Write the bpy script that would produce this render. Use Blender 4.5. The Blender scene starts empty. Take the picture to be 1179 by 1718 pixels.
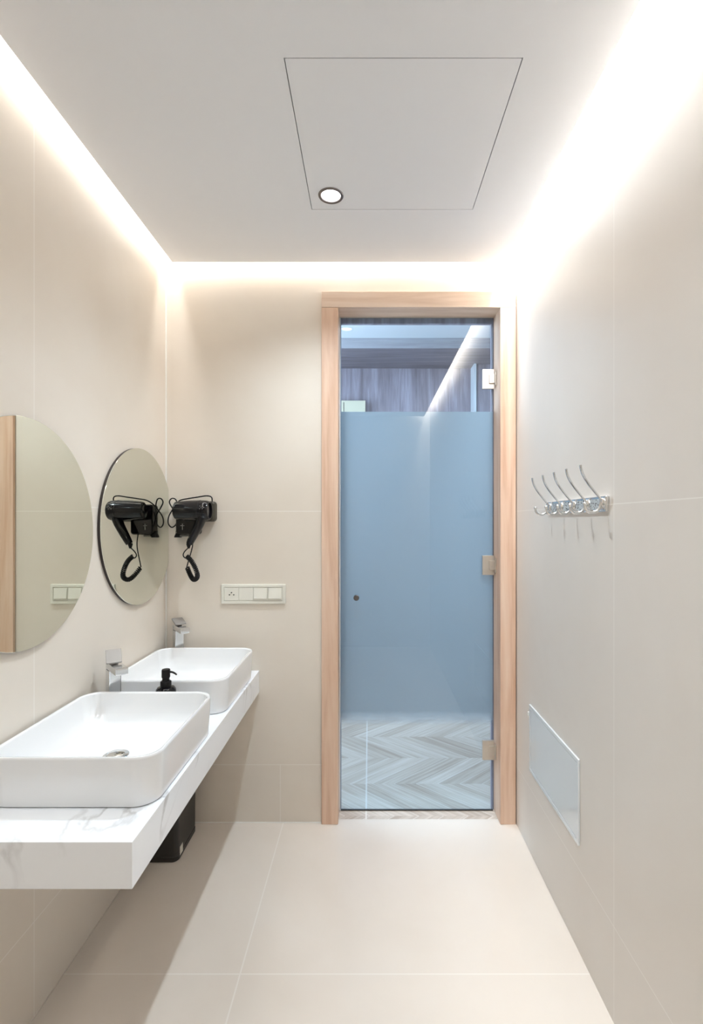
import bpy, bmesh, math, random
from mathutils import Vector, Matrix
random.seed(4)
PI = math.pi
SC = bpy.context.scene
COL = SC.collection

# ------------------------------------------------------------------ camera
F = 840.0                      # focal length in image pixels (1179 x 1718)
cam_d = bpy.data.cameras.new('camera')
cam = bpy.data.objects.new('camera', cam_d); COL.objects.link(cam)
cam.location = (0, 0, 1.1915)
cam.rotation_euler = (PI/2, 0, 0)
cam_d.sensor_fit = 'VERTICAL'
cam_d.sensor_height = 36.0
cam_d.lens = 36.0*F/1718.0
cam_d.shift_x = -29.5/1718.0
cam_d.shift_y = 17.0/1718.0
cam_d.clip_start = 0.02
SC.camera = cam

# ------------------------------------------------------------------ world, exposure
w = bpy.data.worlds.new('world'); SC.world = w; w.use_nodes = True
w.node_tree.nodes['Background'].inputs[0].default_value = (0.75, 0.85, 1, 1)
w.node_tree.nodes['Background'].inputs[1].default_value = 0.05
SC.view_settings.view_transform = 'Standard'
SC.view_settings.look = 'None'
SC.view_settings.gamma = 1
SC.view_settings.exposure = 0.26
SC.view_settings.use_curve_mapping = False

# ------------------------------------------------------------------ dimensions
CH = 1.1915                    # eye height; H(h) = height above the floor of a level h above the eye
def H(h): return CH + h
XL, XR = -0.806, 0.5816        # side walls
YB, YR = 1.986, -0.66          # wall with the door, wall behind the camera
SL, SR, SB, SF = -0.757, 0.520, 1.926, -0.60      # edges of the dropped ceiling
HC = H(1.0)                    # dropped ceiling
HT = HC + 0.16                 # real ceiling in the cove

# ------------------------------------------------------------------ lights
def area(name, loc, rot, sx, sy, power, color):
    l = bpy.data.lights.new(name, 'AREA'); l.shape = 'RECTANGLE'; l.size = sx; l.size_y = sy
    l.energy = power; l.color = color
    o = bpy.data.objects.new(name, l); o.location = loc; o.rotation_euler = rot; COL.objects.link(o)
    return o
LED = (1.0, 0.985, 0.975)
LED_R = (0.95, 0.975, 1.0)
cl = (YB - YR)
area('cove_light_left', ((XL+SL)/2, (YB+YR)/2, HC+0.13), (0, 0, 0), 0.03, cl-0.1, 6.2, LED)
area('cove_light_right', ((XR+SR)/2, (YB+YR)/2, HC+0.13), (0, 0, 0), 0.034, cl-0.1, 27, LED_R)
area('cove_light_back', ((XL+XR)/2, (YB+SB)/2, HC+0.13), (0, 0, 0), XR-XL-0.1, 0.03, 3.0, LED)
def spot(name, loc, power):
    l = bpy.data.lights.new(name, 'SPOT'); l.energy = power; l.spot_size = math.radians(134)
    l.spot_blend = 1.0; l.shadow_soft_size = 0.022; l.color = (0.75, 0.885, 1.0)
    o = bpy.data.objects.new(name, l); o.location = loc; COL.objects.link(o)
DX = -0.117
spot('downlight_lamp_front', (DX, 1.533, HC-0.006), 40)
spot('downlight_lamp_rear', (DX, 0.46, HC-0.006), 31)
# unseen fill lights added to brighten the shower room beyond the glass door
area('shower_room_side_fill', (-1.05, 2.95, H(0.55)), (0, -PI/2, 0), 1.3, 1.2, 42, (0.80, 0.90, 1.0))  # added bluish side fill that lifts the far ceiling; no window here
area('shower_room_overhead_fill', (0.9, 2.9, H(1.33)), (0, 0, 0), 1.0, 0.8, 14, (0.80, 0.90, 1.0))  # added overhead fill, hidden above the door head; no fitting there

# ------------------------------------------------------------------ node helpers
def new_mat(name):
    m = bpy.data.materials.new(name); m.use_nodes = True
    nt = m.node_tree
    for n in list(nt.nodes): nt.nodes.remove(n)
    out = nt.nodes.new('ShaderNodeOutputMaterial')
    return m, nt, out
def srgb(r, g, b):
    def f(c):
        c /= 255.0
        return c/12.92 if c <= 0.04045 else ((c+0.055)/1.055)**2.4
    return (f(r), f(g), f(b), 1)
def pbr(name, col, rough=0.5, metal=0.0, spec=0.5, noise=0.0, nscale=8, bump=0.0, coat=0.0, emit=None, estr=0, rvar=0.0):
    m, nt, out = new_mat(name)
    p = nt.nodes.new('ShaderNodeBsdfPrincipled')
    p.inputs['Base Color'].default_value = col
    p.inputs['Roughness'].default_value = rough
    p.inputs['Metallic'].default_value = metal
    p.inputs['Specular IOR Level'].default_value = spec
    p.inputs['Coat Weight'].default_value = coat
    p.inputs['Coat Roughness'].default_value = 0.05
    tc = nt.nodes.new('ShaderNodeTexCoord')
    nz = nt.nodes.new('ShaderNodeTexNoise'); nz.inputs['Scale'].default_value = nscale
    nz.inputs['Detail'].default_value = 5
    nt.links.new(tc.outputs['Object'], nz.inputs['Vector'])
    if noise:
        mx = nt.nodes.new('ShaderNodeMix'); mx.data_type = 'RGBA'
        mx.inputs[6].default_value = tuple(c*(1-noise) for c in col[:3])+(1,)
        mx.inputs[7].default_value = tuple(min(1, c*(1+noise)) for c in col[:3])+(1,)
        nt.links.new(nz.outputs['Fac'], mx.inputs[0]); nt.links.new(mx.outputs[2], p.inputs['Base Color'])
    if rvar:
        mr = nt.nodes.new('ShaderNodeMapRange'); mr.inputs[3].default_value = max(0, rough-rvar); mr.inputs[4].default_value = rough+rvar
        nt.links.new(nz.outputs['Fac'], mr.inputs[0]); nt.links.new(mr.outputs[0], p.inputs['Roughness'])
    if bump:
        b = nt.nodes.new('ShaderNodeBump'); b.inputs['Strength'].default_value = bump; b.inputs['Distance'].default_value = 0.002
        nt.links.new(nz.outputs['Fac'], b.inputs['Height']); nt.links.new(b.outputs[0], p.inputs['Normal'])
    if emit:
        p.inputs['Emission Color'].default_value = emit; p.inputs['Emission Strength'].default_value = estr
    nt.links.new(p.outputs[0], out.inputs[0])
    return m

def tile_mat(name, base, light, grout, joints, rough=0.42, seed=0.0, gw=0.0012, gf=0.65):
    """large format cream stone tile; joints = list of (axis, position, (other_axis, lo, hi) or None)"""
    m, nt, out = new_mat(name)
    L = nt.links.new
    p = nt.nodes.new('ShaderNodeBsdfPrincipled')
    tc = nt.nodes.new('ShaderNodeTexCoord')
    mp = nt.nodes.new('ShaderNodeMapping'); mp.inputs['Location'].default_value = (seed, seed*1.7, seed*.3)
    L(tc.outputs['Object'], mp.inputs[0])
    n1 = nt.nodes.new('ShaderNodeTexNoise'); n1.inputs['Scale'].default_value = 1.3; n1.inputs['Detail'].default_value = 4
    n1.inputs['Distortion'].default_value = 0.9
    n2 = nt.nodes.new('ShaderNodeTexNoise'); n2.inputs['Scale'].default_value = 5.0; n2.inputs['Detail'].default_value = 6
    L(mp.outputs[0], n1.inputs[0]); L(mp.outputs[0], n2.inputs[0])
    ad = nt.nodes.new('ShaderNodeMath'); ad.operation = 'MULTIPLY_ADD'; ad.inputs[1].default_value = 0.35
    L(n2.outputs['Fac'], ad.inputs[0]); L(n1.outputs['Fac'], ad.inputs[2])
    mr = nt.nodes.new('ShaderNodeMapRange'); mr.inputs[1].default_value = 0.42; mr.inputs[2].default_value = 0.92
    L(ad.outputs[0], mr.inputs[0])
    mx = nt.nodes.new('ShaderNodeMix'); mx.data_type = 'RGBA'
    mx.inputs[6].default_value = base; mx.inputs[7].default_value = light
    L(mr.outputs[0], mx.inputs[0])
    sep = nt.nodes.new('ShaderNodeSeparateXYZ'); L(tc.outputs['Object'], sep.inputs[0])
    acc = None
    def math_(op, a, b=None):
        n = nt.nodes.new('ShaderNodeMath'); n.operation = op
        for i, v in enumerate((a, b)):
            if v is None: continue
            if isinstance(v, (int, float)): n.inputs[i].default_value = v
            else: L(v, n.inputs[i])
        return n.outputs[0]
    for ax, pos, lim in joints:
        d = math_('ABSOLUTE', math_('SUBTRACT', sep.outputs[ax], pos))
        k = math_('LESS_THAN', d, gw)
        if lim:
            k = math_('MULTIPLY', k, math_('GREATER_THAN', sep.outputs[lim[0]], lim[1]))
            k = math_('MULTIPLY', k, math_('LESS_THAN', sep.outputs[lim[0]], lim[2]))
        acc = k if acc is None else math_('MAXIMUM', acc, k)
    if acc is not None:
        m2 = nt.nodes.new('ShaderNodeMix'); m2.data_type = 'RGBA'
        m2.inputs[7].default_value = grout
        L(math_('MULTIPLY', acc, gf), m2.inputs[0]); L(mx.outputs[2], m2.inputs[6]); L(m2.outputs[2], p.inputs['Base Color'])
    else: L(mx.outputs[2], p.inputs['Base Color'])
    p.inputs['Roughness'].default_value = rough
    p.inputs['Specular IOR Level'].default_value = 0.45
    L(p.outputs[0], out.inputs[0])
    return m

def wood_mat(name, c1, c2, c3, axis, scale=1.0, rough=0.45):
    """grain runs along axis"""
    m, nt, out = new_mat(name)
    L = nt.links.new
    p = nt.nodes.new('ShaderNodeBsdfPrincipled'); p.inputs['Roughness'].default_value = rough
    tc = nt.nodes.new('ShaderNodeTexCoord'); mp = nt.nodes.new('ShaderNodeMapping')
    s = [14*scale]*3; s[axis] = 0.9*scale
    mp.inputs['Scale'].default_value = s
    L(tc.outputs['Object'], mp.inputs[0])
    n1 = nt.nodes.new('ShaderNodeTexNoise'); n1.inputs['Scale'].default_value = 1.4; n1.inputs['Detail'].default_value = 7
    n1.inputs['Roughness'].default_value = 0.6; n1.inputs['Distortion'].default_value = 0.6
    L(mp.outputs[0], n1.inputs[0])
    n2 = nt.nodes.new('ShaderNodeTexNoise'); n2.inputs['Scale'].default_value = 7; n2.inputs['Detail'].default_value = 3
    L(mp.outputs[0], n2.inputs[0])
    rp = nt.nodes.new('ShaderNodeValToRGB')
    rp.color_ramp.elements[0].position = 0.32; rp.color_ramp.elements[0].color = c1
    rp.color_ramp.elements[1].position = 0.68; rp.color_ramp.elements[1].color = c3
    e = rp.color_ramp.elements.new(0.5); e.color = c2
    ad = nt.nodes.new('ShaderNodeMath'); ad.operation = 'MULTIPLY_ADD'; ad.inputs[1].default_value = 0.25
    L(n2.outputs['Fac'], ad.inputs[0]); 
    sb = nt.nodes.new('ShaderNodeMath'); sb.operation = 'SUBTRACT'; sb.inputs[1].default_value = 0.125
    L(n1.outputs['Fac'], sb.inputs[0]); L(sb.outputs[0], ad.inputs[2])
    L(ad.outputs[0], rp.inputs[0]); L(rp.outputs[0], p.inputs['Base Color'])
    b = nt.nodes.new('ShaderNodeBump'); b.inputs['Strength'].default_value = 0.15; b.inputs['Distance'].default_value = 0.001
    L(n2.outputs['Fac'], b.inputs['Height']); L(b.outputs[0], p.inputs['Normal'])
    L(p.outputs[0], out.inputs[0])
    return m

# ------------------------------------------------------------------ materials
J_UP, J_LOW = H(0.043), H(-0.962)
TB, TL, GR = srgb(223, 211, 196), srgb(231, 222, 210), srgb(246, 241, 234)
M = {}
M['tile_left'] = tile_mat('cream stone tile left', TB, TL, GR, [(2, J_UP, None), (2, J_LOW, None), (1, 1.205, None), (1, 0.2, None)], seed=1.3)
M['tile_right'] = tile_mat('cream stone tile right', srgb(224, 215, 205), srgb(231, 224, 216), GR, [(2, J_UP, None), (2, J_LOW, None), (1, 1.19, None), (1, 0.19, None)], seed=5.1)
M['tile_back'] = tile_mat('cream stone tile back', TB, TL, GR, [(2, J_UP, None), (2, J_LOW, None), (0, -0.352, (2, 0, J_LOW))], seed=8.7)
M['tile_floor'] = tile_mat('cream stone floor tile', srgb(220, 208, 195), srgb(227, 217, 206), srgb(246, 242, 236), [(0, -0.34, None), (1, 1.32, None), (1, 0.32, None)], rough=0.22, seed=3.3, gw=0.0020, gf=0.35)
M['plaster'] = pbr('white ceiling paint', srgb(243, 244, 247), 0.55, noise=0.02, nscale=3)
M['hatch'] = pbr('white hatch paint', srgb(243, 244, 247), 0.5, noise=0.02, nscale=3)
M['cove'] = pbr('cove white', srgb(240, 238, 232), 0.7)
M['ceramic'] = pbr('white ceramic', srgb(238, 238, 238), 0.12, spec=0.5, noise=0.01, coat=0.4)
M['chrome'] = pbr('polished chrome', (0.78, 0.79, 0.80, 1), 0.12, metal=1.0, rvar=0.03)
M['satin'] = pbr('satin chrome', (0.34, 0.32, 0.30, 1), 0.5, metal=0.35, noise=0.03)
M['nickel'] = pbr('brushed nickel', srgb(205, 198, 188), 0.38, metal=0.85, noise=0.04, nscale=60)
M['ring'] = pbr('dark chrome ring', (0.20, 0.19, 0.19, 1), 0.3, metal=1.0)
M['black_gloss'] = pbr('black glossy plastic', (0.004, 0.0035, 0.005, 1), 0.11, spec=0.4, noise=0.1)
M['black_matt'] = pbr('black matt plastic', (0.007, 0.006, 0.006, 1), 0.5, spec=0.25, noise=0.1, nscale=30)
M['olive'] = pbr('dark olive plastic', (0.045, 0.038, 0.024, 1), 0.5, noise=0.1, nscale=30)
M['bin'] = pbr('black bin plastic', (0.022, 0.020, 0.018, 1), 0.42, noise=0.1, nscale=30)
M['grey_plastic'] = pbr('grey plastic', srgb(110, 105, 98), 0.4, noise=0.05)
M['mark'] = pbr('silver print', srgb(165, 160, 155), 0.35, noise=0.05)
M['paper'] = pbr('white paper', srgb(225, 222, 210), 0.7, noise=0.03)
M['switch'] = pbr('cream white plastic', srgb(230, 226, 214), 0.3, noise=0.01)
M['hole'] = pbr('socket hole', (0.03, 0.028, 0.02, 1), 0.6, noise=0.05)
M['mirror_edge'] = pbr('dark mirror edge', (0.035, 0.025, 0.022, 1), 0.4, noise=0.1)
M['panel_white'] = pbr('white lacquered panel', srgb(222, 226, 228), 0.15, spec=0.5, noise=0.01, coat=0.3)
M['gap'] = pbr('shadow gap lining', (0.05, 0.05, 0.05, 1), 0.8, noise=0.05)
M['lens'] = pbr('lit lamp lens', (1, 1, 1, 1), 0.3, emit=(1.0, 0.97, 0.98, 1), estr=5.0, noise=0.01)
M['fascia'] = wood_mat('pale grey fascia', srgb(156, 152, 160), srgb(168, 165, 172), srgb(180, 178, 186), 0, 1.2)
M['cream_box'] = pbr('cream box', srgb(225, 215, 190), 0.5, noise=0.02)
M['oak_v'] = wood_mat('pale oak upright', srgb(206, 166, 139), srgb(222, 188, 163), srgb(230, 202, 180), 2)
M['oak_h'] = wood_mat('pale oak lintel', srgb(212, 182, 158), srgb(226, 200, 178), srgb(234, 212, 193), 0)
M['lam_v'] = wood_mat('grey wood laminate upright', srgb(134, 122, 130), srgb(158, 147, 158), srgb(184, 174, 188), 2, 1.2)
M['lam_h'] = wood_mat('grey wood laminate beam', srgb(108, 98, 104), srgb(126, 118, 126), srgb(146, 138, 148), 0, 1.2)
M['far_white'] = pbr('shower room paint', srgb(225, 228, 232), 0.6, noise=0.02)

# mirror silver
def mirror_mat():
    m, nt, out = new_mat('mirror silver')
    p = nt.nodes.new('ShaderNodeBsdfPrincipled')
    tc = nt.nodes.new('ShaderNodeTexCoord'); nz = nt.nodes.new('ShaderNodeTexNoise'); nz.inputs['Scale'].default_value = 2
    mx = nt.nodes.new('ShaderNodeMix'); mx.data_type = 'RGBA'
    mx.inputs[6].default_value = (0.74, 0.765, 0.69, 1); mx.inputs[7].default_value = (0.78, 0.80, 0.73, 1)
    nt.links.new(tc.outputs['Object'], nz.inputs[0]); nt.links.new(nz.outputs['Fac'], mx.inputs[0]); nt.links.new(mx.outputs[2], p.inputs['Base Color'])
    p.inputs['Metallic'].default_value = 1; p.inputs['Roughness'].default_value = 0.0
    nt.links.new(p.outputs[0], out.inputs[0]); return m
M['mirror'] = mirror_mat()

def marble_mat():
    m, nt, out = new_mat('white veined marble')
    L = nt.links.new
    p = nt.nodes.new('ShaderNodeBsdfPrincipled'); p.inputs['Roughness'].default_value = 0.22
    tc = nt.nodes.new('ShaderNodeTexCoord')
    nz = nt.nodes.new('ShaderNodeTexNoise'); nz.inputs['Scale'].default_value = 3.2; nz.inputs['Detail'].default_value = 8; nz.inputs['Distortion'].default_value = 1.4
    L(tc.outputs['Object'], nz.inputs[0])
    a = nt.nodes.new('ShaderNodeMath'); a.operation = 'SUBTRACT'; a.inputs[1].default_value = 0.5; L(nz.outputs['Fac'], a.inputs[0])
    b = nt.nodes.new('ShaderNodeMath'); b.operation = 'ABSOLUTE'; L(a.outputs[0], b.inputs[0])
    mr = nt.nodes.new('ShaderNodeMapRange'); mr.inputs[1].default_value = 0.0; mr.inputs[2].default_value = 0.035; mr.inputs[3].default_value = 1; mr.inputs[4].default_value = 0
    L(b.outputs[0], mr.inputs[0])
    n2 = nt.nodes.new('ShaderNodeTexNoise'); n2.inputs['Scale'].default_value = 4.0; L(tc.outputs['Object'], n2.inputs[0])
    mr2 = nt.nodes.new('ShaderNodeMapRange'); mr2.inputs[1].default_value = 0.5; mr2.inputs[2].default_value = 0.7; L(n2.outputs['Fac'], mr2.inputs[0])
    mu = nt.nodes.new('ShaderNodeMath'); mu.operation = 'MULTIPLY'; L(mr.outputs[0], mu.inputs[0]); L(mr2.outputs[0], mu.inputs[1])
    mx = nt.nodes.new('ShaderNodeMix'); mx.data_type = 'RGBA'
    mx.inputs[6].default_value = srgb(244, 245, 247); mx.inputs[7].default_value = srgb(200, 199, 199)
    L(mu.outputs[0], mx.inputs[0]); L(mx.outputs[2], p.inputs['Base Color']); L(p.outputs[0], out.inputs[0])
    return m
M['marble'] = marble_mat()

def glass_mat():
    m, nt, out = new_mat('blue tinted glass')
    L = nt.links.new
    tr = nt.nodes.new('ShaderNodeBsdfTransparent'); tr.inputs[0].default_value = (0.80, 0.912, 0.985, 1)
    gl = nt.nodes.new('ShaderNodeBsdfGlossy'); gl.inputs['Roughness'].default_value = 0.0
    fr = nt.nodes.new('ShaderNodeFresnel'); fr.inputs['IOR'].default_value = 1.85
    ge = nt.nodes.new('ShaderNodeNewGeometry')
    inv = nt.nodes.new('ShaderNodeMath'); inv.operation = 'SUBTRACT'; inv.inputs[0].default_value = 1; L(ge.outputs['Backfacing'], inv.inputs[1])
    mu = nt.nodes.new('ShaderNodeMath'); mu.operation = 'MULTIPLY'; L(fr.outputs[0], mu.inputs[0]); L(inv.outputs[0], mu.inputs[1])
    mx = nt.nodes.new('ShaderNodeMixShader'); L(mu.outputs[0], mx.inputs[0]); L(tr.outputs[0], mx.inputs[1]); L(gl.outputs[0], mx.inputs[2])
    L(mx.outputs[0], out.inputs[0]); return m
M['glass'] = glass_mat()

FROST_LO, FROST_HI = H(-0.84), H(0.457)
def frost_mat():
    m, nt, out = new_mat('frosted film')
    L = nt.links.new
    tr = nt.nodes.new('ShaderNodeBsdfTransparent'); tr.inputs[0].default_value = (1, 1, 1, 1)
    tl = nt.nodes.new('ShaderNodeBsdfTranslucent'); tl.inputs[0].default_value = (0.76, 0.755, 0.76, 1)
    df = nt.nodes.new('ShaderNodeBsdfDiffuse'); df.inputs[0].default_value = (0.54, 0.55, 0.56, 1)
    m1 = nt.nodes.new('ShaderNodeMixShader'); m1.inputs[0].default_value = 0.45; L(tl.outputs[0], m1.inputs[1]); L(df.outputs[0], m1.inputs[2])
    tc = nt.nodes.new('ShaderNodeTexCoord'); sp = nt.nodes.new('ShaderNodeSeparateXYZ'); L(tc.outputs['Object'], sp.inputs[0])
    mr = nt.nodes.new('ShaderNodeMapRange'); mr.inputs[1].default_value = FROST_LO; mr.inputs[2].default_value = FROST_LO+0.06
    mr.inputs[3].default_value = 0.0; mr.inputs[4].default_value = 0.985
    L(sp.outputs[2], mr.inputs[0])
    mx = nt.nodes.new('ShaderNodeMixShader'); L(mr.outputs[0], mx.inputs[0]); L(tr.outputs[0], mx.inputs[1]); L(m1.outputs[0], mx.inputs[2])
    L(mx.outputs[0], out.inputs[0]); return m
M['frost'] = frost_mat()

def herringbone_mat():
    """true herringbone of planks w x nW computed with math nodes on the floor plane"""
    m, nt, out = new_mat('grey herringbone parquet')
    L = nt.links.new
    p = nt.nodes.new('ShaderNodeBsdfPrincipled'); p.inputs['Roughness'].default_value = 0.4
    tc = nt.nodes.new('ShaderNodeTexCoord'); sp = nt.nodes.new('ShaderNodeSeparateXYZ'); L(tc.outputs['Object'], sp.inputs[0])
    def mt(op, a, b=None, c=None):
        n = nt.nodes.new('ShaderNodeMath'); n.operation = op
        for i, v in enumerate((a, b, c)):
            if v is None: continue
            if isinstance(v, (int, float)): n.inputs[i].default_value = v
            else: L(v, n.inputs[i])
        return n.outputs[0]
    X, Y = sp.outputs[0], sp.outputs[1]
    # chevron columns running along x: plank direction flips with each row of depth P in y
    P, W = 0.25, 0.10
    yy = mt('DIVIDE', mt('SUBTRACT', Y, 2.03), P)
    tri = mt('PINGPONG', yy, 1.0)                  # 0..1..0
    u = mt('DIVIDE', mt('ADD', X, mt('MULTIPLY', tri, P*1.15)), W)
    idx = mt('FLOOR', u); fr = mt('FRACT', u)
    row = mt('FLOOR', yy)
    cmb = nt.nodes.new('ShaderNodeCombineXYZ'); L(idx, cmb.inputs[0]); L(row, cmb.inputs[1])
    wn = nt.nodes.new('ShaderNodeTexWhiteNoise'); wn.noise_dimensions = '3D'; L(cmb.outputs[0], wn.inputs['Vector'])
    # grain
    c2 = nt.nodes.new('ShaderNodeCombineXYZ'); L(mt('MULTIPLY', u, 5.0), c2.inputs[0]); L(mt('MULTIPLY', Y, 5.0), c2.inputs[1]); L(mt('MULTIPLY', wn.outputs['Value'], 30), c2.inputs[2])
    nz = nt.nodes.new('ShaderNodeTexNoise'); nz.inputs['Scale'].default_value = 1.0; nz.inputs['Detail'].default_value = 6; nz.inputs['Distortion'].default_value = 0.5; L(c2.outputs[0], nz.inputs[0])
    mixv = mt('MULTIPLY_ADD', wn.outputs['Value'], 0.3, mt('MULTIPLY', nz.outputs['Fac'], 0.8))
    rp = nt.nodes.new('ShaderNodeValToRGB')
    rp.color_ramp.elements[0].position = 0.30; rp.color_ramp.elements[0].color = srgb(176, 157, 140)
    rp.color_ramp.elements[1].position = 0.80; rp.color_ramp.elements[1].color = srgb(224, 210, 196)
    L(mixv, rp.inputs[0])
    edge = mt('MAXIMUM', mt('LESS_THAN', fr, 0.03), mt('LESS_THAN', mt('ABSOLUTE', mt('ADD', X, 0.012)), 0.0035))
    mx = nt.nodes.new('ShaderNodeMix'); mx.data_type = 'RGBA'; mx.inputs[7].default_value = srgb(236, 228, 220)
    L(mt('MULTIPLY', edge, 0.7), mx.inputs[0]); L(rp.outputs[0], mx.inputs[6]); L(mx.outputs[2], p.inputs['Base Color'])
    L(p.outputs[0], out.inputs[0]); return m
M['herring'] = herringbone_mat()

def filigree_mat():
    m, nt, out = new_mat('chrome with dark floral pattern')
    L = nt.links.new
    p = nt.nodes.new('ShaderNodeBsdfPrincipled'); p.inputs['Metallic'].default_value = 0.25; p.inputs['Roughness'].default_value = 0.35
    tc = nt.nodes.new('ShaderNodeTexCoord')
    vo = nt.nodes.new('ShaderNodeTexVoronoi'); vo.inputs['Scale'].default_value = 150; L(tc.outputs['Object'], vo.inputs['Vector'])
    rp = nt.nodes.new('ShaderNodeValToRGB'); rp.color_ramp.elements[0].position = 0.30; rp.color_ramp.elements[0].color = (0.05, 0.05, 0.05, 1)
    rp.color_ramp.elements[1].position = 0.42; rp.color_ramp.elements[1].color = (0.60, 0.62, 0.62, 1)
    L(vo.outputs['Distance'], rp.inputs[0]); L(rp.outputs[0], p.inputs['Base Color']); L(p.outputs[0], out.inputs[0]); return m
M['filigree'] = filigree_mat()

# ------------------------------------------------------------------ mesh helpers
def finish(bm, name, mat, parent=None, smooth=35, loc=None):
    bmesh.ops.recalc_face_normals(bm, faces=bm.faces[:])
    a = math.radians(smooth)
    for f in bm.faces: f.smooth = True
    for e in bm.edges:
        e.smooth = len(e.link_faces) == 2 and e.calc_face_angle(PI) < a
    me = bpy.data.meshes.new(name); bm.to_mesh(me); bm.free()
    o = bpy.data.objects.new(name, me); COL.objects.link(o)
    mats = mat if isinstance(mat, (list, tuple)) else [mat]
    for k in mats: me.materials.append(M[k])
    md = o.modifiers.new('WeightedNormal', 'WEIGHTED_NORMAL'); md.keep_sharp = True; md.weight = 100
    if parent: o.parent = parent
    if loc: o.location = loc
    return o
def thing(name, label, cat, loc=(0, 0, 0), rz=0, group=None):
    o = bpy.data.objects.new(name, None); COL.objects.link(o); o.empty_display_size = 0.05
    o.location = loc; o.rotation_euler = (0, 0, rz); o['label'] = label; o['category'] = cat
    if group: o['group'] = group
    return o
def struct(o, label=None, cat=None):
    o['kind'] = 'structure'
    if label: o['label'] = label
    if cat: o['category'] = cat
    return o
def box(bm, x0, x1, y0, y1, z0, z1, bev=0, seg=2, mi=0, mat=None):
    t = bmesh.new()
    bmesh.ops.create_cube(t, size=1)
    for v in t.verts:
        v.co = Vector((x0+(v.co.x+.5)*(x1-x0), y0+(v.co.y+.5)*(y1-y0), z0+(v.co.z+.5)*(z1-z0)))
    if bev: bmesh.ops.bevel(t, geom=t.edges[:], offset=bev, segments=seg, profile=0.5, affect='EDGES')
    if mat is not None: t.transform(mat)
    for f in t.faces: f.material_index = mi
    tmp = bpy.data.meshes.new('tmp'); t.to_mesh(tmp); t.free(); bm.from_mesh(tmp); bpy.data.meshes.remove(tmp)
def rrect(cx, cy, w, d, r, n=6):
    r = min(r, w/2-1e-4, d/2-1e-4); pts = []
    for qx, qy, a0 in ((1, 1, 0), (-1, 1, PI/2), (-1, -1, PI), (1, -1, 1.5*PI)):
        for i in range(n+1):
            a = a0+i*PI/2/n
            pts.append((cx+qx*(w/2-r)+r*math.cos(a), cy+qy*(d/2-r)+r*math.sin(a)))
    return pts
def loft(bm, rings, cap0=True, cap1=True, closed=False):
    vs = [[bm.verts.new(p) for p in r] for r in rings]
    n = len(rings[0]); m = len(rings)
    for i in range(m if closed else m-1):
        A, B = vs[i], vs[(i+1) % m]
        for j in range(n):
            bm.faces.new((A[j], A[(j+1) % n], B[(j+1) % n], B[j]))
    if not closed:
        if cap0: bm.faces.new(vs[0][::-1])
        if cap1: bm.faces.new(vs[-1])
    return vs
def rings_rr(specs):
    """specs: (cx,cy,w,d,r,z)"""
    return [[(x, y, s[5]) for x, y in rrect(*s[:5])] for s in specs]
def lathe(bm, prof, n=32, M4=None, cap0=True, cap1=True):
    rings = []
    for r, z in prof:
        ring = [Vector((max(r, 1e-5)*math.cos(2*PI*i/n), max(r, 1e-5)*math.sin(2*PI*i/n), z)) for i in range(n)]
        if M4 is not None: ring = [M4 @ v for v in ring]
        rings.append(ring)
    loft(bm, rings, cap0, cap1)
def smooth_path(pts, n=8):
    pts = [Vector(p) for p in pts]; out = []
    P = [pts[0]*2-pts[1]]+pts+[pts[-1]*2-pts[-2]]
    for i in range(1, len(P)-2):
        a, b, c, d = P[i-1:i+3]
        for k in range(n):
            t = k/n
            out.append(0.5*((2*b)+(c-a)*t+(2*a-5*b+4*c-d)*t*t+(3*b-a-3*c+d)*t**3))
    out.append(pts[-1]); return out
def tube(bm, path, r, n=8, rx=None):
    """r float or function of t; rx = optional second (flattened) radius"""
    path = [Vector(p) for p in path]; m = len(path)
    T = [(path[min(i+1, m-1)]-path[max(i-1, 0)]).normalized() for i in range(m)]
    up = Vector((0, 0, 1)) if abs(T[0].z) < 0.9 else Vector((0, 1, 0))
    N = (up-T[0]*up.dot(T[0])).normalized(); rings = []
    for i in range(m):
        if i: N = (N-T[i]*N.dot(T[i])).normalized()
        B = T[i].cross(N); t = i/(m-1)
        ra = r(t) if callable(r) else r
        rb = ra if rx is None else (rx(t) if callable(rx) else rx)
        rings.append([path[i]+N*ra*math.cos(2*PI*k/n)+B*rb*math.sin(2*PI*k/n) for k in range(n)])
    loft(bm, rings)
def coil_path(path, R, turns, per=10):
    path = [Vector(p) for p in path]; m = len(path)
    N = None; out = []
    total = turns*per
    for s in range(total+1):
        t = s/total*(m-1); i = min(int(t), m-2); f = t-i
        c = path[i].lerp(path[i+1], f); T = (path[min(i+2, m-1)]-path[max(i-1, 0)]).normalized()
        if N is None:
            N = T.orthogonal().normalized()
        N = (N-T*N.dot(T)).normalized(); B = T.cross(N); a = 2*PI*s/per
        out.append(c+N*R*math.cos(a)+B*R*math.sin(a))
    return out
def copy_tree(o, parent=None):
    c = o.copy(); COL.objects.link(c); c.parent = parent
    for ch in [x for x in bpy.data.objects if x.parent == o and x != c]: copy_tree(ch, c)
    return c

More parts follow.
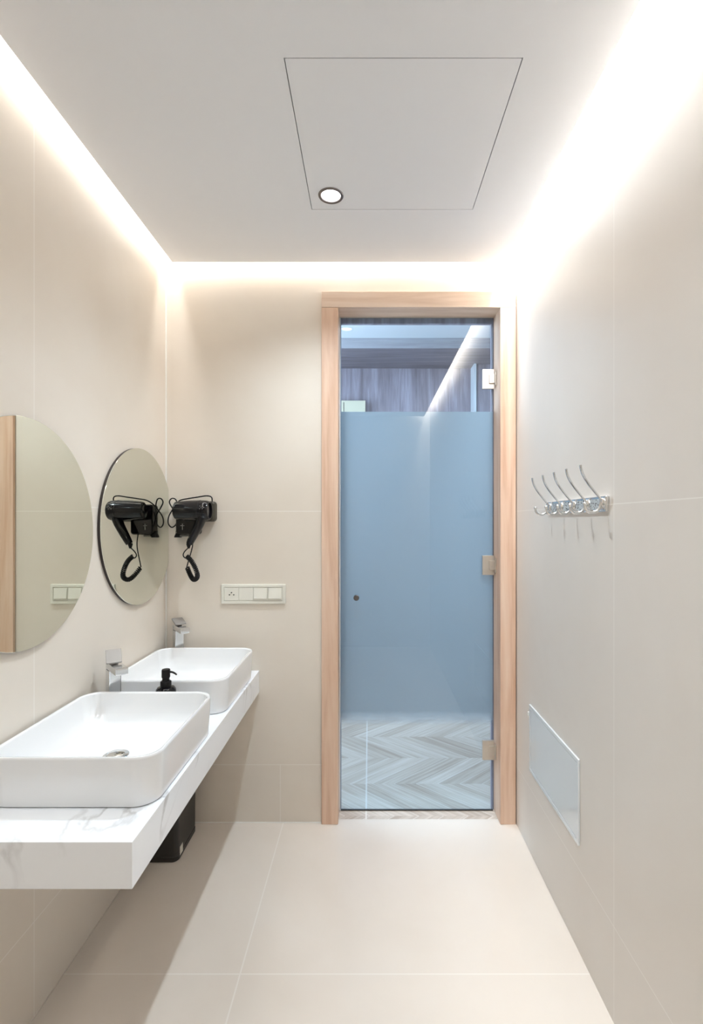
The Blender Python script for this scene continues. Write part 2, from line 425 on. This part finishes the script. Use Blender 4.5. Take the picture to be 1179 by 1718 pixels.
# ------------------------------------------------------------------ room shell
TH = 0.10
OX0, OX1, OH = -0.122, 0.517, H(0.846)          # clear opening inside the casing
JT = 0.03                                       # jamb board thickness behind the casing
bm = bmesh.new(); box(bm, XL-TH, XL, YR-TH, YB+TH, 0, HT); struct(finish(bm, 'wall_left', 'tile_left'))
bm = bmesh.new(); box(bm, XR, XR+TH, YR-TH, YB+TH, 0, HT); struct(finish(bm, 'wall_right', 'tile_right'))
bm = bmesh.new()
box(bm, XL, OX0-JT, YB, YB+TH, 0, HT); box(bm, OX1+JT, XR, YB, YB+TH, 0, HT); box(bm, OX0-JT, OX1+JT, YB, YB+TH, OH+JT, HT)
struct(finish(bm, 'wall_back', 'tile_back'))
bm = bmesh.new(); box(bm, XL, XR, YR-TH, YR, 0, HT); struct(finish(bm, 'wall_rear', 'tile_back'))
bm = bmesh.new(); box(bm, XL-TH, XR+TH, YR-TH, 2.008, -0.08, 0); struct(finish(bm, 'floor', 'tile_floor'))
# dropped ceiling with a square hole for the hatch
HX0, HX1, HY0, HY1 = -0.184, 0.332, 1.078, 1.602
bm = bmesh.new()
T0, T1 = HC, HC+0.03
box(bm, SL, HX0, SF, SB, T0, T1); box(bm, HX1, SR, SF, SB, T0, T1)
box(bm, HX0, HX1, SF, HY0, T0, T1); box(bm, HX0, HX1, HY1, SB, T0, T1)
struct(finish(bm, 'ceiling', 'plaster'))
bm = bmesh.new(); box(bm, XL-TH, XR+TH, YR-TH, YB+TH, HT, HT+0.06)
box(bm, SL+0.03, SR-0.03, SF+0.03, SB-0.03, T1, HT)      # solid core that carries the dropped ceiling
struct(finish(bm, 'ceiling_upper', 'cove'))
# corner trims (pale profile in the left rear corner, sealant lines at the floor)
bm = bmesh.new(); box(bm, XL, XL+0.004, YB-0.004, YB, 0, HT-0.02); struct(finish(bm, 'trim_1', 'cove'))
bm = bmesh.new(); box(bm, XL, OX0-0.068, YB-0.0022, YB, 0, 0.0022); struct(finish(bm, 'trim_2', 'cove'))
bm = bmesh.new(); box(bm, XL, XL+0.0025, YR, YB, 0, 0.0025); struct(finish(bm, 'trim_3', 'tile_floor'))

# ceiling hatch
t = thing('ceiling_hatch', 'square white flush access hatch outlined by a thin dark gap in the ceiling', 'hatch', ((HX0+HX1)/2, (HY0+HY1)/2, HC))
g = 0.0022; w2 = (HX1-HX0)/2; d2 = (HY1-HY0)/2
lx, ly = DX-(HX0+HX1)/2, 1.533-(HY0+HY1)/2
bm = bmesh.new()
LR = 0.034
# panel with a round cut-out for the lamp
o4 = [(-w2+g, -d2+g), (w2-g, -d2+g), (w2-g, d2-g), (-w2+g, d2-g)]
for z, flip in ((0.0, False), (0.012, True)):
    pass
# build panel as outer ring projected from circle
nseg = 48; outer = []; inner = []
for i in range(nseg):
    a = 2*PI*i/nseg; c, s = math.cos(a), math.sin(a)
    ts = []
    if c > 1e-9: ts.append((w2-g-lx)/c)
    if c < -1e-9: ts.append((-w2+g-lx)/c)
    if s > 1e-9: ts.append((d2-g-ly)/s)
    if s < -1e-9: ts.append((-d2+g-ly)/s)
    tt = min(ts); outer.append([lx+c*tt, ly+s*tt]); inner.append([lx+LR*c, ly+LR*s])
for cx, cy in o4:                                   # snap the nearest ring points onto the true corners
    k = min(range(nseg), key=lambda i: (outer[i][0]-cx)**2+(outer[i][1]-cy)**2)
    outer[k] = [cx, cy]
rings = [[(x, y, 0) for x, y in inner], [(x, y, 0) for x, y in outer], [(x, y, 0.012) for x, y in outer], [(x, y, 0.012) for x, y in inner]]
loft(bm, rings, closed=True)
finish(bm, 'hatch_panel', 'hatch', t)
bm = bmesh.new()
z0, z1 = 0.016, 0.026
box(bm, -w2, w2, -d2, -d2+0.02, z0, z1); box(bm, -w2, w2, d2-0.02, d2, z0, z1)
box(bm, -w2, -w2+0.02, -d2+0.02, d2-0.02, z0, z1); box(bm, w2-0.02, w2, -d2+0.02, d2-0.02, z0, z1)
finish(bm, 'hatch_frame', 'gap', t)

# downlight
def downlight(x, y, label):
    t = thing('downlight', label, 'ceiling light', (x, y, HC), group=None)
    bm = bmesh.new()
    rings = []
    for r, z in ((0.0295, 0.004), (0.0298, -0.0015), (0.031, -0.003), (0.0372, -0.003), (0.0388, -0.0002), (0.0335, 0.0), (0.0325, 0.012), (0.0305, 0.012)):
        rings.append([(r*math.cos(2*PI*i/40), r*math.sin(2*PI*i/40), z) for i in range(40)])
    loft(bm, rings, closed=True); finish(bm, 'bezel', 'ring', t)
    bm = bmesh.new(); lathe(bm, [(0.0294, 0.010), (0.0293, 0.003), (0.026, 0.0012), (0.015, 0.0003), (0.0, 0.0)], 40)
    finish(bm, 'lens', 'lens', t)
    return t
downlight(DX, 1.533, 'small round lit downlight with dark metal ring in a corner of the ceiling hatch')

# ------------------------------------------------------------------ shower room beyond the door
FX0, FX1, FY1, FH = -1.1, 1.9, 4.24, H(1.375)
bm = bmesh.new(); box(bm, FX0, FX1, 2.008, FY1+0.1, -0.08, 0.0); struct(finish(bm, 'floor_shower_room', 'herring'))
bm = bmesh.new(); box(bm, FX0, FX1, FY1, FY1+0.1, 0, FH); struct(finish(bm, 'wall_far', 'lam_v'))
bm = bmesh.new(); box(bm, FX0-0.1, FX0, YB+TH, FY1+0.1, 0, FH); struct(finish(bm, 'wall_far_left', 'far_white'))
bm = bmesh.new(); box(bm, FX1, FX1+0.1, YB+TH, FY1+0.1, 0, FH); struct(finish(bm, 'wall_far_right', 'far_white'))
bm = bmesh.new(); box(bm, FX0-0.1, FX1+0.1, YB+TH, FY1+0.1, FH, FH+0.08); struct(finish(bm, 'ceiling_shower_room', 'far_white'))
bm = bmesh.new(); box(bm, FX0, FX1, 3.75, FY1, H(1.30), FH, 0.002); struct(finish(bm, 'trim_4', 'lam_h'))
bm = bmesh.new(); box(bm, 0.86, 0.88, 4.10, FY1, 0, H(1.30), 0.002); struct(finish(bm, 'trim_5', 'far_white'))
bm = bmesh.new(); box(bm, FX0, FX1, 3.738, 3.7495, H(1.30), FH, 0.001); struct(finish(bm, 'trim_7', 'fascia'))
bm = bmesh.new(); box(bm, 0.89, 1.5, 4.12, FY1, 0, H(1.30), 0.002); struct(finish(bm, 'trim_6', 'lam_v'))
t = thing('wall_box', 'small cream box seen through the clear glass at the top left of the door', 'box', (-0.15, 4.19, H(0.94)))
bm = bmesh.new(); box(bm, -0.12, 0.12, -0.035, 0.045, -0.07, 0.07, 0.004); finish(bm, 'housing', 'cream_box', t)
bm = bmesh.new(); box(bm, -0.062, -0.057, -0.0365, -0.033, -0.055, 0.055); finish(bm, 'seam', 'gap', t)

# ------------------------------------------------------------------ door
d = bpy.data.objects.new('door_1', None); COL.objects.link(d); struct(d, 'frosted blue glass door in a pale oak frame in the end wall', 'door')
d.location = (0.2, YB, 0)
def dl(x): return x-0.2
def dy(y): return y-YB
CW = 0.0655; CT = 0.014                              # casing width, thickness proud of the wall
bm = bmesh.new()
for x0, x1 in ((OX0-CW, OX0), (OX1, OX1+CW-0.004)):
    box(bm, dl(x0), dl(x1), -CT, -0.0005, 0, OH, 0.002)
finish(bm, 'casing_upright', 'oak_v', d)
bm = bmesh.new(); box(bm, dl(OX0-CW), dl(OX1+CW-0.004), -CT, -0.0005, OH+0.0004, OH+0.063, 0.002); finish(bm, 'casing_head', 'oak_h', d)
bm = bmesh.new()
for x0, x1 in ((OX0-JT+0.001, OX0), (OX1, OX1+JT-0.001)):
    box(bm, dl(x0), dl(x1), 0.0005, TH+0.01, 0, OH)
finish(bm, 'jamb_upright', 'oak_v', d)
bm = bmesh.new(); box(bm, dl(OX0-JT+0.001), dl(OX1+JT-0.001), 0.0005, TH+0.01, OH+0.0004, OH+JT-0.001); finish(bm, 'jamb_head', 'oak_h', d)
GY = 2.064
bm = bmesh.new()                                     # rebate strip the glass closes on
box(bm, dl(OX0), dl(OX1), dy(GY+0.014), dy(GY+0.03), OH-0.022, OH)
box(bm, dl(OX0), dl(OX0+0.006), dy(GY+0.014), dy(GY+0.03), 0, OH-0.022)
box(bm, dl(OX1-0.010), dl(OX1), dy(GY+0.014), dy(GY+0.03), 0, OH-0.022)
finish(bm, 'rebate_strip', 'lam_v', d)
bm = bmesh.new(); box(bm, dl(OX0+0.004), dl(OX1-0.004), dy(GY), dy(GY+0.008), 0.006, OH-0.003, 0.001)
gp = finish(bm, 'glass_pane', 'glass', d)
bm = bmesh.new(); box(bm, dl(OX0+0.006), dl(OX1-0.006), dy(GY+0.0082), dy(GY+0.0090), FROST_LO, FROST_HI)
ff = finish(bm, 'frosted_film', 'frost', gp); ff['label'] = 'frosted middle area of the glass'
bm = bmesh.new(); box(bm, dl(OX0+0.006), dl(OX1-0.006), dy(GY+0.001), dy(GY+0.007), 0.002, 0.0058); finish(bm, 'bottom_seal', 'gap', d)
bm = bmesh.new(); box(bm, dl(OX0+0.0005), dl(OX0+0.0038), dy(GY-0.002), dy(GY+0.01), 0.004, OH-0.003); finish(bm, 'side_seal', 'far_white', d)
for hh in (0.587, -0.177, -0.936):
    z = H(hh)
    bm = bmesh.new(); box(bm, dl(OX1-0.052), dl(OX1-0.0045), dy(GY-0.011), dy(GY-0.0002), z-0.040, z+0.040, 0.0012)
    hg = finish(bm, 'hinge', 'nickel', d); hg['label'] = 'brushed metal hinge clamp'
    bm = bmesh.new(); box(bm, dl(OX1-0.026), dl(OX1-0.0005), dy(GY-0.0175), dy(GY-0.0112), z-0.019, z+0.019, 0.0012)
    box(bm, dl(OX1-0.0042), dl(OX1-0.0004), dy(GY-0.030), dy(GY-0.0178), z-0.030, z+0.030, 0.0008)
    finish(bm, 'knuckle', 'nickel', hg)
bm = bmesh.new()
MR = Matrix.Translation((dl(-0.052), dy(GY-0.0002), H(-0.309))) @ Matrix.Rotation(PI/2, 4, 'X')
lathe(bm, [(0.006, 0), (0.006, 0.008), (0.010, 0.010), (0.0115, 0.014), (0.0115, 0.024), (0.009, 0.027), (0.0, 0.028)], 24, MR)
finish(bm, 'knob', 'ring', d)

# ------------------------------------------------------------------ counter
CX1, CY0 = -0.435, 0.920
CTOP, CBOT = H(-0.588), H(-0.675)
bm = bmesh.new(); box(bm, XL+0.0005, CX1, CY0, YB-0.0005, CBOT, CTOP, 0.0015)
o = finish(bm, 'countertop', 'marble'); o['label'] = 'thick white marble vanity counter with grey veins hung on the wall'; o['category'] = 'countertop'

# ------------------------------------------------------------------ basins
def basin(cx, cy, w, dd, label):
    """local origin at the centre of the base"""
    t = thing('wash_basin', label, 'wash basin', (cx, cy, CTOP), group='vessel basins on the marble counter')
    hh = CTOP; Hh = 0.106
    bm = bmesh.new()
    S = [ # outer, from the base up
        (0, 0, w-0.016, dd-0.016, 0.044, 0.0004), (0, 0, w-0.010, dd-0.010, 0.047, 0.0035), (0, 0, w-0.003, dd-0.003, 0.049, 0.06),
        (0, 0, w, dd, 0.05, Hh-0.006), (0, 0, w-0.001, dd-0.001, 0.05, Hh-0.002), (0, 0, w-0.005, dd-0.005, 0.048, Hh),
        (0, 0, w-0.014, dd-0.014, 0.045, Hh-0.0005), (0, 0, w-0.019, dd-0.019, 0.043, Hh-0.004),
        (0, 0, w-0.026, dd-0.026, 0.041, Hh-0.03), (0, 0, w-0.040, dd-0.040, 0.042, 0.052), (0, 0, w-0.060, dd-0.060, 0.044, 0.035),
        (0, 0, w-0.090, dd-0.090, 0.045, 0.026), (0, 0, w-0.16, dd-0.16, 0.06, 0.0205), (0, 0, 0.10, 0.10, 0.0498, 0.0175), (0, 0, 0.062, 0.062, 0.0309, 0.0165)]
    loft(bm, [[(x, y, s[5]) for x, y in rrect(*s[:5], n=10)] for s in S])
    finish(bm, 'bowl', 'ceramic', t, 50)
    bm = bmesh.new()
    lathe(bm, [(0.029, 0.0168), (0.030, 0.0185), (0.029, 0.0195), (0.025, 0.0198), (0.0235, 0.0182), (0.021, 0.0182), (0.0205, 0.0225), (0.017, 0.0245), (0.006, 0.0258), (0, 0.026)], 40)
    dr = finish(bm, 'drain', 'chrome', t)
    return t
BW = 0.362; BX = XL+0.006+BW/2
basin(BX, (1.023+1.426)/2, BW, 0.403, 'white rectangular vessel basin nearest the front end of the marble counter')
basin(BX, (1.522+1.925)/2, BW, 0.403, 'white rectangular vessel basin in the far corner beside the end wall')

# ------------------------------------------------------------------ faucets
def faucet(x, y, rz, tilt, turn, zs, label):
    t = thing('basin_faucet', label, 'faucet', (x, y, CTOP), rz, group='tall square faucets')
    t.scale = (1, 1, zs)
    # local -Y is the direction of the spout
    bm = bmesh.new()
    loft(bm, rings_rr([(0, 0, .042, .042, .006, 0), (0, 0, .042, .042, .006, .004), (0, 0, .037, .037, .005, .007), (0, 0, .035, .035, .004, .02), (0, 0, .035, .035, .004, .1625)]))
    finish(bm, 'body', 'chrome', t)
    bm = bmesh.new()
    box(bm, -.0170, .0170, -.082, .0175, .163, .183, .002)
    box(bm, -.011, .011, -.076, -.060, .1605, .1628, .0006)
    finish(bm, 'spout', 'chrome', t)
    bm = bmesh.new()
    TR = Matrix.Rotation(math.radians(turn), 4, 'Z')
    MT = TR @ Matrix.Translation((0, -0.030, 0.186)) @ Matrix.Rotation(math.radians(tilt), 4, 'X')
    box(bm, -.0205, .0205, 0, .052, 0, .006, .0015, mat=MT)
    lathe(bm, [(.013, .1832), (.013, .190), (.011, .198)], 24)
    finish(bm, 'lever', 'satin', t)
    return t
faucet(-0.752, 1.474, math.radians(42), 36, -12, 0.96, 'tall chrome faucet between the two basins behind the near basin')
faucet(-0.744, 1.954, math.radians(38), 16, 0, 1.03, 'tall chrome faucet in the far corner behind the far basin')

# ------------------------------------------------------------------ soap dispenser
t = thing('soap_dispenser', 'black soap pump bottle standing on the counter between the two basins', 'soap dispenser', (-0.598, 1.474, CTOP))
bm = bmesh.new(); lathe(bm, [(.024, 0.0003), (.0275, .003), (.0285, .008), (.0285, .090), (.0275, .097), (.023, .103), (.015, .1055), (.0135, .107), (.0135, .109)], 36); finish(bm, 'bottle', 'black_gloss', t)
bm = bmesh.new(); lathe(bm, [(.0145, .1055), (.0155, .107), (.0155, .119), (.0145, .1205), (.0105, .121), (.0100, .129), (.0105, .1295)], 32); finish(bm, 'collar', 'black_matt', t)
bm = bmesh.new(); lathe(bm, [(.0085, .128), (.0115, .1310), (.0120, .133), (.0120, .152), (.0110, .1550), (.0, .1555)], 32)
tube(bm, smooth_path([(0.006, -0.001, .148), (.020, -.004, .1475), (.029, -.007, .145), (.035, -.009, .1415)]), lambda q: .0034-.0012*q, 10)
finish(bm, 'pump_head', 'black_matt', t)

# ------------------------------------------------------------------ trash bin
t = thing('trash_bin', 'black plastic trash bin on the floor under the counter by the end wall', 'trash bin', (-0.731, 1.848, 0))
bm = bmesh.new()
bwid, bdep = 0.124, 0.196
loft(bm, rings_rr([(0, 0, bwid-.006, bdep-.006, .020, 0), (0, 0, bwid, bdep, .022, .003), (0, 0, bwid, bdep, .022, .018), (0, 0, bwid-.005, bdep-.005, .020, .020),
    (0, 0, bwid-.005, bdep-.005, .020, .024), (0, 0, bwid-.001, bdep-.001, .022, .027), (0, 0, bwid+.004, bdep+.004, .024, .33), (0, 0, bwid-.004, bdep-.004, .020, .33), (0, 0, bwid-.012, bdep-.012, .018, .03)]))
finish(bm, 'bucket', 'bin', t)
bm = bmesh.new()
loft(bm, [[(x, y, z) for x, y in rrect(0, 0, w_, d_, .024)] for w_, d_, z in ((bwid+.004, bdep+.004, .3305), (bwid+.008, bdep+.008, .333), (bwid+.008, bdep+.008, .348), (bwid, bdep, .356))])
finish(bm, 'lid', 'bin', t)
bm = bmesh.new(); box(bm, bwid/2-.0004, bwid/2+.0006, -.076, -.050, .012, .042); lb = finish(bm, 'price_sticker', 'paper', t); lb['label'] = 'small white sticker low on the side'

# ------------------------------------------------------------------ mirrors
def mirror(cy, cz, r, clip, label):
    t = thing('round_mirror', label, 'mirror', (XL+0.0005, cy, cz), group='round wall mirrors')
    def outline(rad, n=160):
        return [(min(rad*math.cos(2*PI*i/n), clip), rad*math.sin(2*PI*i/n)) for i in range(n)]
    bm = bmesh.new()
    R = [(r-.004, 0), (r-.0005, 0), (r-.0005, .0090)]
    rings = [[(h, y, z) for y, z in outline(rad)] for rad, h in ((r-.0008, 0), (r-.0008, .0085))]
    loft(bm, rings); finish(bm, 'backing', 'mirror_edge', t)
    bm = bmesh.new()
    rings = [[(h, y, z) for y, z in outline(rad)] for rad, h in ((r, .0087), (r, .0103), (r-.0006, .0108))]
    vs = loft(bm, rings)
    finish(bm, 'mirror_glass', 'mirror', t, 20)
    return t
mirror(1.172, H(-0.0265), 0.2705, 1.0, 'round frameless wall mirror over the near basin, cut by the left photo edge')
mirror(1.755, H(-0.0155), 0.2715, YB-0.0012-1.755, 'round frameless wall mirror touching the end wall beside the hair dryer')

# ------------------------------------------------------------------ hair dryer
t = thing('hair_dryer', 'glossy black wall-mounted hair dryer in the corner beside the far round mirror', 'hair dryer', (-0.70, YB, H(0.0)))
def q(x, y, h): return Vector((x+0.70, y-YB, h))
bm = bmesh.new()
MB = Matrix.Rotation(PI/2, 4, 'X')
def rr_y(cx, cz, w_, h_, r_, y): return [(x, y-YB, z) for x, z in rrect(cx, cz, w_, h_, r_)]
loft(bm, [rr_y(-.007, 0.010, .088, .118, .012, YB-.0003), rr_y(-.007, 0.010, .088, .118, .012, YB-.040), rr_y(-.007, 0.010, .080, .110, .010, YB-.047)])
hb = finish(bm, 'wall_holder', 'black_gloss', t)
bm = bmesh.new()
z0 = YB-.0477
def mk(x0, x1, h0, h1): box(bm, x0, x1, z0-YB-.0003, z0-YB+.0008, h0, h1)
# small cross shaped emblem
mk(-.0235, -.0215, -.030, -.008); mk(-.0300, -.0150, -.0145, -.0125); mk(-.0245, -.0205, -.010, -.006)
finish(bm, 'emblem', 'mark', hb)
bm = bmesh.new(); box(bm, -.038, -.010, -.036, -.002, -.0565, -.0495, .002); hb2 = finish(bm, 'lower_lip', 'grey_plastic', hb)
bm = bmesh.new()
loft(bm, [[(x, y, z) for x, y in rrect(-.050, -.020, w_, .022, .004)] for w_, z in ((.014, -.034), (.013, -.044), (.024, -.056), (.025, -.060))])
finish(bm, 'cable_gland', 'black_matt', hb)
bm = bmesh.new()
loft(bm, [rr_y(.066, .042, .062, .080, .014, YB-.0003), rr_y(.066, .042, .062, .080, .014, YB-.026), rr_y(.064, .042, .052, .074, .012, YB-.034)])
rc = finish(bm, 'rear_cradle', 'olive', hb); rc['label'] = 'dark olive rear cradle'
# barrel along x
bm = bmesh.new()
MX = Matrix.Translation(q(-.736, 1.900, .044)) @ Matrix.Rotation(PI/2, 4, 'Y') @ Matrix.Diagonal((1, 1, .95, 1))
lathe(bm, [(.0245, .004), (.0285, .0), (.0325, .003), (.0345, .012), (.0375, .050), (.0390, .095), (.0390, .118), (.0375, .130), (.0345, .137), (.0325, .1385), (.030, .1385), (.029, .132), (.0, .131)], 40, MX)
br = finish(bm, 'barrel', 'black_gloss', t)
bm = bmesh.new()
lathe(bm, [(.0395, .100), (.0397, .1005), (.0397, .1025), (.0395, .103)], 40, MX, False, False)
finish(bm, 'seam_ring', 'black_matt', br)
bm = bmesh.new()
for i in range(4):
    for j in range(3):
        a = math.radians(-98-8*j)
        px, pr = .106+i*.005, .0392
        c = q(-.736, 1.900, .044)+Vector((px, pr*math.sin(a)*1.0, -pr*math.cos(a)))
        if (i+j) % 2 == 0: box(bm, c.x-.0012, c.x+.0012, c.y-.0006, c.y+.0006, c.z-.0012, c.z+.0012)
finish(bm, 'printed_mark', 'mark', br)
# handle
bm = bmesh.new()
hp = smooth_path([q(-.632, 1.898, .024), q(-.641, 1.897, -.004), q(-.657, 1.897, -.036), q(-.673, 1.898, -.066), q(-.681, 1.899, -.082)], 5)
tube(bm, hp, lambda s: .0305-.0165*s, 18, lambda s: .0175-.005*s)
hd = finish(bm, 'handle', 'black_gloss', t)
bm = bmesh.new(); tube(bm, [hp[8]+Vector((-.010, -.016, 0)), hp[14]+Vector((-.008, -.0145, 0))], .0014, 6); finish(bm, 'handle_line', 'grey_plastic', hd)
bm = bmesh.new(); lathe(bm, [(.008, 0), (.009, .004), (.006, .014), (.004, .02)], 16, Matrix.Translation(q(-.684, 1.899, -.080)) @ Matrix.Rotation(PI, 4, 'X')); finish(bm, 'strain_relief', 'black_matt', hd)
# cables
bm = bmesh.new()
tube(bm, smooth_path([q(-.684, 1.899, -.096), q(-.700, 1.900, -.112), q(-.706, 1.902, -.126), q(-.699, 1.903, -.136), q(-.690, 1.902, -.134)], 6), .0022, 8)
cu = smooth_path([q(-.692, 1.902, -.130), q(-.676, 1.901, -.145), q(-.662, 1.902, -.170), q(-.653, 1.905, -.200), q(-.658, 1.908, -.215), q(-.672, 1.915, -.219), q(-.688, 1.927, -.203), q(-.704, 1.940, -.176)], 6)
tube(bm, coil_path(cu, .0070, 34, 9), .0027, 6)
tube(bm, smooth_path([q(-.706, 1.940, -.174), q(-.700, 1.942, -.150), q(-.690, 1.946, -.110), q(-.686, 1.950, -.080), q(-.688, 1.955, -.046)], 6), .0022, 8)
finish(bm, 'coiled_cord', 'black_matt', t)
bm = bmesh.new()
tube(bm, smooth_path([q(-.604, 1.930, .078), q(-.607, 1.928, .096), q(-.625, 1.925, .101), q(-.660, 1.925, .096), q(-.700, 1.928, .090), q(-.730, 1.935, .084), q(-.752, 1.945, .068),
    q(-.768, 1.952, .046), q(-.783, 1.956, .020), q(-.785, 1.958, -.005), q(-.774, 1.962, -.020), q(-.760, 1.964, -.012), q(-.752, 1.966, .012), q(-.758, 1.966, .034), q(-.772, 1.964, .056), q(-.782, 1.962, .078),
    q(-.774, 1.962, .092), q(-.760, 1.964, .090), q(-.752, 1.968, .070), q(-.750, 1.972, .045)], 8), .0025, 8)
finish(bm, 'supply_cable', 'black_matt', t)

# ------------------------------------------------------------------ socket and switch plate
t = thing('socket_switch_plate', 'cream horizontal plate with power socket and switches on the end wall', 'switch plate', (-0.457, YB, H(-0.284)))
def yr(cx, cz, w_, h_, r_, y): return [(x, y, z) for x, z in rrect(cx, cz, w_, h_, r_)]
W4, H4 = .254, .077
bm = bmesh.new()
loft(bm, [yr(0, 0, W4, H4, .003, -.0003), yr(0, 0, W4, H4, .003, -.008), yr(0, 0, W4-.004, H4-.004, .002, -.0095), yr(0, 0, W4-.022, H4-.022, .001, -.0095), yr(0, 0, W4-.024, H4-.024, .001, -.006)])
finish(bm, 'frame', 'switch', t)
cw = (W4-.026)/4
for i in range(4):
    cx = -W4/2+.013+cw*(i+.5)
    bm = bmesh.new()
    if i < 2:
        loft(bm, [yr(cx, 0, cw-.001, .051, .002, -.006), yr(cx, 0, cw-.001, .051, .002, -.0088), yr(cx, 0, cw-.003, .049, .002, -.0094)])
        ins = finish(bm, 'socket_cover' if i == 0 else 'blank_cover', 'switch', t)
        if i == 0:
            bm = bmesh.new()
            for px, pz, rr, dd in ((-.0085, -.003, .0026, 0), (.0085, -.003, .0026, 0)):
                lathe(bm, [(rr, 0), (rr, .0008)], 16, Matrix.Translation((cx+px, -.0094, pz)) @ Matrix.Rotation(PI/2, 4, 'X'))
            finish(bm, 'socket_hole', 'hole', ins)
            bm = bmesh.new(); lathe(bm, [(.0024, 0), (.0024, .006), (.0016, .008), (0, .0085)], 16, Matrix.Translation((cx, -.0094, .006)) @ Matrix.Rotation(PI/2, 4, 'X'))
            finish(bm, 'earth_pin', 'grey_plastic', ins)
    else:
        # rocker tilted: bottom edge stands proud
        box(bm, cx-cw/2+.0008, cx+cw/2-.0008, -.0085, -.006, -.0255, .0255)
        vs = []
        a, b = cx-cw/2+.0035, cx+cw/2-.0035
        prof = [(-.0085, .0225), (-.0100, .0225), (-.0145, -.0175), (-.0085, -.0195)]
        L0 = [bm.verts.new((a, y, z)) for y, z in prof]; L1 = [bm.verts.new((b, y, z)) for y, z in prof]
        for k in range(4): bm.faces.new((L0[k], L0[(k+1) % 4], L1[(k+1) % 4], L1[k]))
        bm.faces.new(L0[::-1]); bm.faces.new(L1)
        finish(bm, 'rocker_switch', 'switch', t)

# ------------------------------------------------------------------ coat hook rail on the right wall
t = thing('hook_rail', 'chrome coat rail with five curved hooks and patterned plate on the right wall', 'coat hooks', (XR, 1.417, H(0.045)))
def rx(off, y, h): return Vector((-off, y-1.417, h-0.045))
bm = bmesh.new()
box(bm, -.009, -.0003, 1.212-1.417, 1.622-1.417, -.020, .0195, .003, 3); finish(bm, 'back_plate', 'chrome', t)
hooksY = (1.591, 1.495, 1.405, 1.317, 1.228)
for i in range(4):
    a, b = hooksY[i+1]+.020, hooksY[i]-.020
    bm = bmesh.new(); box(bm, -.0096, -.0088, a-1.417, b-1.417, -.013, .013)
    pf = finish(bm, 'floral_inlay', 'filigree', t); pf['label'] = 'dark floral pattern inlay'
for y in hooksY:
    bm = bmesh.new()
    up = smooth_path([rx(.010, y, .052), rx(.018, y, .062), rx(.032, y, .079), rx(.046, y, .097), rx(.057, y, .116), rx(.062, y, .132), rx(.063, y, .140)], 5)
    tube(bm, up, lambda s: .0024+.0004*math.sin(s*3), 10, lambda s: .0034+.0028*s)
    lo = smooth_path([rx(.010, y, .058), rx(.013, y, .046), rx(.018, y, .033), rx(.030, y, .024), rx(.043, y, .025), rx(.051, y, .033), rx(.053, y, .042)], 5)
    tube(bm, lo, .0026, 10, lambda s: .0045-.001*s)
    bmesh.ops.create_uvsphere(bm, u_segments=16, v_segments=10, radius=.0050, matrix=Matrix.Translation(rx(.053, y, .045)))
    # boss on the plate
    MBx = Matrix.Translation(rx(.0088, y, .045)) @ Matrix.Rotation(-PI/2, 4, 'Y')
    lathe(bm, [(.015, 0), (.0155, .002), (.013, .004), (.008, .0055), (0, .006)], 28, MBx)
    finish(bm, 'hook', 'chrome', t)

# ------------------------------------------------------------------ access panel low on the right wall
PY0, PY1, PZ0, PZ1 = 1.380, 1.803, H(-.893), H(-.655)
t = thing('wall_access_panel', 'white framed access panel set low in the right wall near the door', 'access panel', (XR, (PY0+PY1)/2, (PZ0+PZ1)/2))
hy, hz = (PY1-PY0)/2, (PZ1-PZ0)/2
bm = bmesh.new()
for a, b, c, e in ((-hy, hy, -hz, -hz+.012), (-hy, hy, hz-.012, hz), (-hy, -hy+.014, -hz+.0121, hz-.0121), (hy-.014, hy, -hz+.0121, hz-.0121)):
    box(bm, -.006, -.0003, a, b, c, e, .0010)
finish(bm, 'frame', 'panel_white', t)
bm = bmesh.new(); box(bm, -.0050, -.0005, -hy+.0155, hy-.0155, -hz+.0135, hz-.0135, .0008); finish(bm, 'panel_door', 'panel_white', t)
bm = bmesh.new(); box(bm, -.0085, -.0003, hy+.002, hy+.010, hz-.045, hz-.030, .001); finish(bm, 'latch', 'cove', t)
